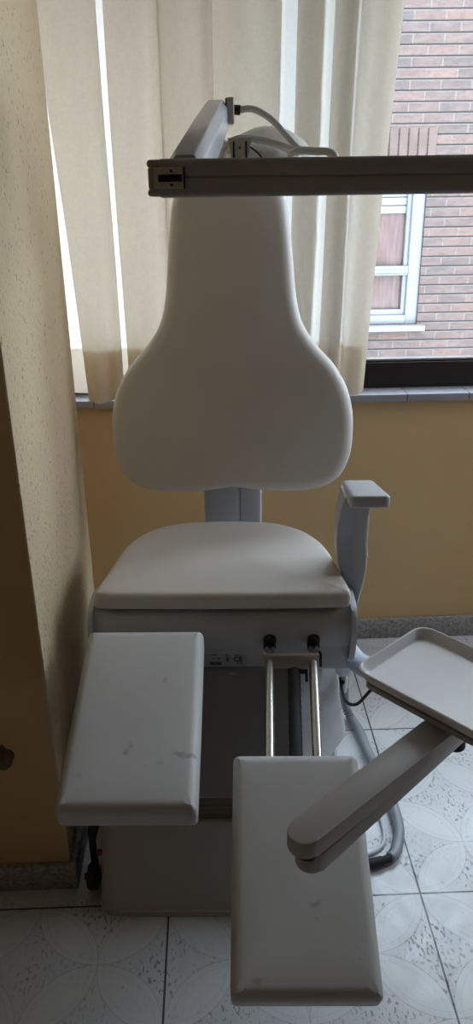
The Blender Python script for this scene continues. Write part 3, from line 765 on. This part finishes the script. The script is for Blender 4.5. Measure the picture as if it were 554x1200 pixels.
# head: shallow dome seen from its rim
bm = bmesh.new(); hc = LM((.130, 1.755, 1.585)); Mh = Matrix.Translation(hc) @ Matrix.Rotation(math.radians(-14), 4, 'X') @ Matrix.Rotation(math.radians(6), 4, 'Y')
lathe(bm, [(.0005, .068), (.022, .066), (.048, .057), (.072, .042), (.092, .022), (.103, .003), (.106, -.010), (.104, -.020), (.085, -.024), (.0005, -.024)], Mh, 40)
link('lamp_head', bm, 'lampwhite', lamp, angle=60)
bm = bmesh.new(); pts = [LM((.028, 1.665, 1.590)), LM((.036, 1.662, 1.610)), LM((.060, 1.655, 1.626)), LM((.095, 1.648, 1.626)), LM((.135, 1.64, 1.616)), LM((.165, 1.63, 1.604)), LM((.18, 1.62, 1.598))]
tube(bm, cr(pts, 6), .0075, 12); link('yoke', bm, 'lampwhite', lamp)
bm = bmesh.new(); pts = [LM((.165, 1.615, 1.582)), LM((.160, 1.615, 1.595)), LM((.172, 1.61, 1.603)), LM((.205, 1.605, 1.602)), LM((.232, 1.60, 1.600)), LM((.243, 1.60, 1.592)), LM((.240, 1.60, 1.582)), LM((.225, 1.60, 1.577))]
tube(bm, cr(pts, 6), .0075, 12); link('handle', bm, 'lampwhite', lamp)
bm = bmesh.new(); tube(bm, [LM((.012, 1.70, 1.590)), LM((.050, 1.72, 1.590))], .008, 12); link('pivot_stub', bm, 'lampwhite', lamp)
bm = bmesh.new(); Mk = Matrix.Translation(LM((.064, 1.640, 1.598))) @ Matrix.Diagonal((1.4, 1.0, 1.25, 1))
loft(bm, [[Mk @ Vector((x * k, y, z)) for x, y in [(-.014, -.008), (.014, -.008), (.014, .012), (-.014, .012)]] for z, k in [(-.02, .7), (.0, .85), (.024, 1.15)]])
kb = link('head_bracket', bm, 'ivory', lamp)
bm = bmesh.new()
for dx, w_ in ((-.0085, .0022), (.0085, .0022)): box(bm, (-.0012 + dx, -.0095, -.015), (.0012 + dx, -.0075, .019), .0003, 1, Mk)
for z in (-.005, .010): box(bm, (-.0014, -.0095, z - .0015), (.0014, -.0078, z + .0015), .0003, 1, Mk)
link('slot', bm, 'black', kb)
bm = bmesh.new(); tube(bm, cr([LM((.085, 1.645, 1.612)), LM((.100, 1.638, 1.600)), LM((.112, 1.63, 1.584))], 5), .0016, 8); link('wire', bm, 'black', lamp)

# ------------------------------------------------------------------ hose and cables
hp_ = cr([(.372, 1.900, .30), (.376, 1.93, .16), (.385, 1.95, .06), (.400, 1.93, .020), (.416, 1.87, .016), (.425, 1.77, .016), (.445, 1.64, .016), (.452, 1.54, .016), (.447, 1.47, .016), (.425, 1.41, .016), (.405, 1.388, .016)], 16)
# resample evenly for corrugation
def resample(p, step):
    out = [p[0]]; acc = 0
    for a, b in zip(p, p[1:]):
        L_ = (b - a).length; pos = step - acc
        while pos <= L_: out.append(a.lerp(b, pos / L_)); pos += step
        acc = (acc + L_) % step
    return out
hp_ = resample(hp_, .0045)
base = Vector((.40, 1.70, 0))
bm = bmesh.new(); tube(bm, [p - base for p in hp_], .013, 14, True, [(.0148 if i % 2 else .0112) for i in range(len(hp_))])
ho = link('corrugated_hose', bm, 'hose', None, angle=80); ho.location = base
tag(ho, 'grey corrugated hose curling over the floor right of the chair', 'hose')
bm = bmesh.new(); tube(bm, [Vector(p) - base for p in ((.405, 1.388, .016), (.385, 1.380, .016))], .010, 12); tube(bm, [Vector(p) - base for p in ((.385, 1.380, .016), (.350, 1.372, .016))], .0125, 14)
link('hose_coupling', bm, 'rubber', ho)
bm = bmesh.new(); tube(bm, cr([Vector(p) - base for p in ((.404, 1.62, .006), (.412, 1.52, .006), (.408, 1.46, .006), (.385, 1.425, .006), (.34, 1.405, .006), (.30, 1.40, .006))], 8), .005, 10)
tc = link('thin_cord', bm, 'cord'); tc.location = base; tag(tc, 'thin pale cord on the floor beside the corrugated hose end', 'cord')
b2 = Vector((.36, 1.5, 0))
bm = bmesh.new(); tube(bm, cr([Vector(p) - b2 for p in ((.316, 1.68, .345), (.316, 1.60, .334), (.325, 1.50, .396), (.338, 1.40, .515), (.352, 1.28, .640), (.34, 1.14, .76), (.32, 1.05, .826))], 8), .004, 10)
bk = link('black_cable', bm, 'rubber'); bk.location = b2; tag(bk, 'thin black cable looping from the chair to the white tray', 'cable')
bm = bmesh.new(); tube(bm, [(.0, 0, -.045), (0, 0, 0)], .008, 12); tube(bm, [(0, 0, -.06), (0, 0, -.045)], .005, 12)
hk = link('hose_hook', bm, 'chrome', chair); hk.location = (.312, .165, .37)
# ------------------------------------------------------------------ broken patch in the wall
random.seed(3)
bm = bmesh.new(); rs = []
for k, (rr, yy) in enumerate([(1.0, -.0005), (.9, -.004), (.6, -.007), (.3, -.004)]):
    ring = []
    for i in range(20):
        a = 2 * PI * i / 20; q = rr * (1 + .14 * math.sin(3 * a + 1) + .07 * math.sin(5 * a) + random.uniform(-.04, .04))
        ring.append(Vector((.020 * q * math.cos(a), yy + random.uniform(-.0015, .0015) * (k > 0), .034 * q * math.sin(a))))
    rs.append(ring)
loft(bm, rs, True); dm = link('plaster_damage', bm, 'dirt'); dm.location = (-.480, 1.3597, .392)
tag(dm, 'dark crumbling patch in the ochre plaster near the left edge', 'wall damage')
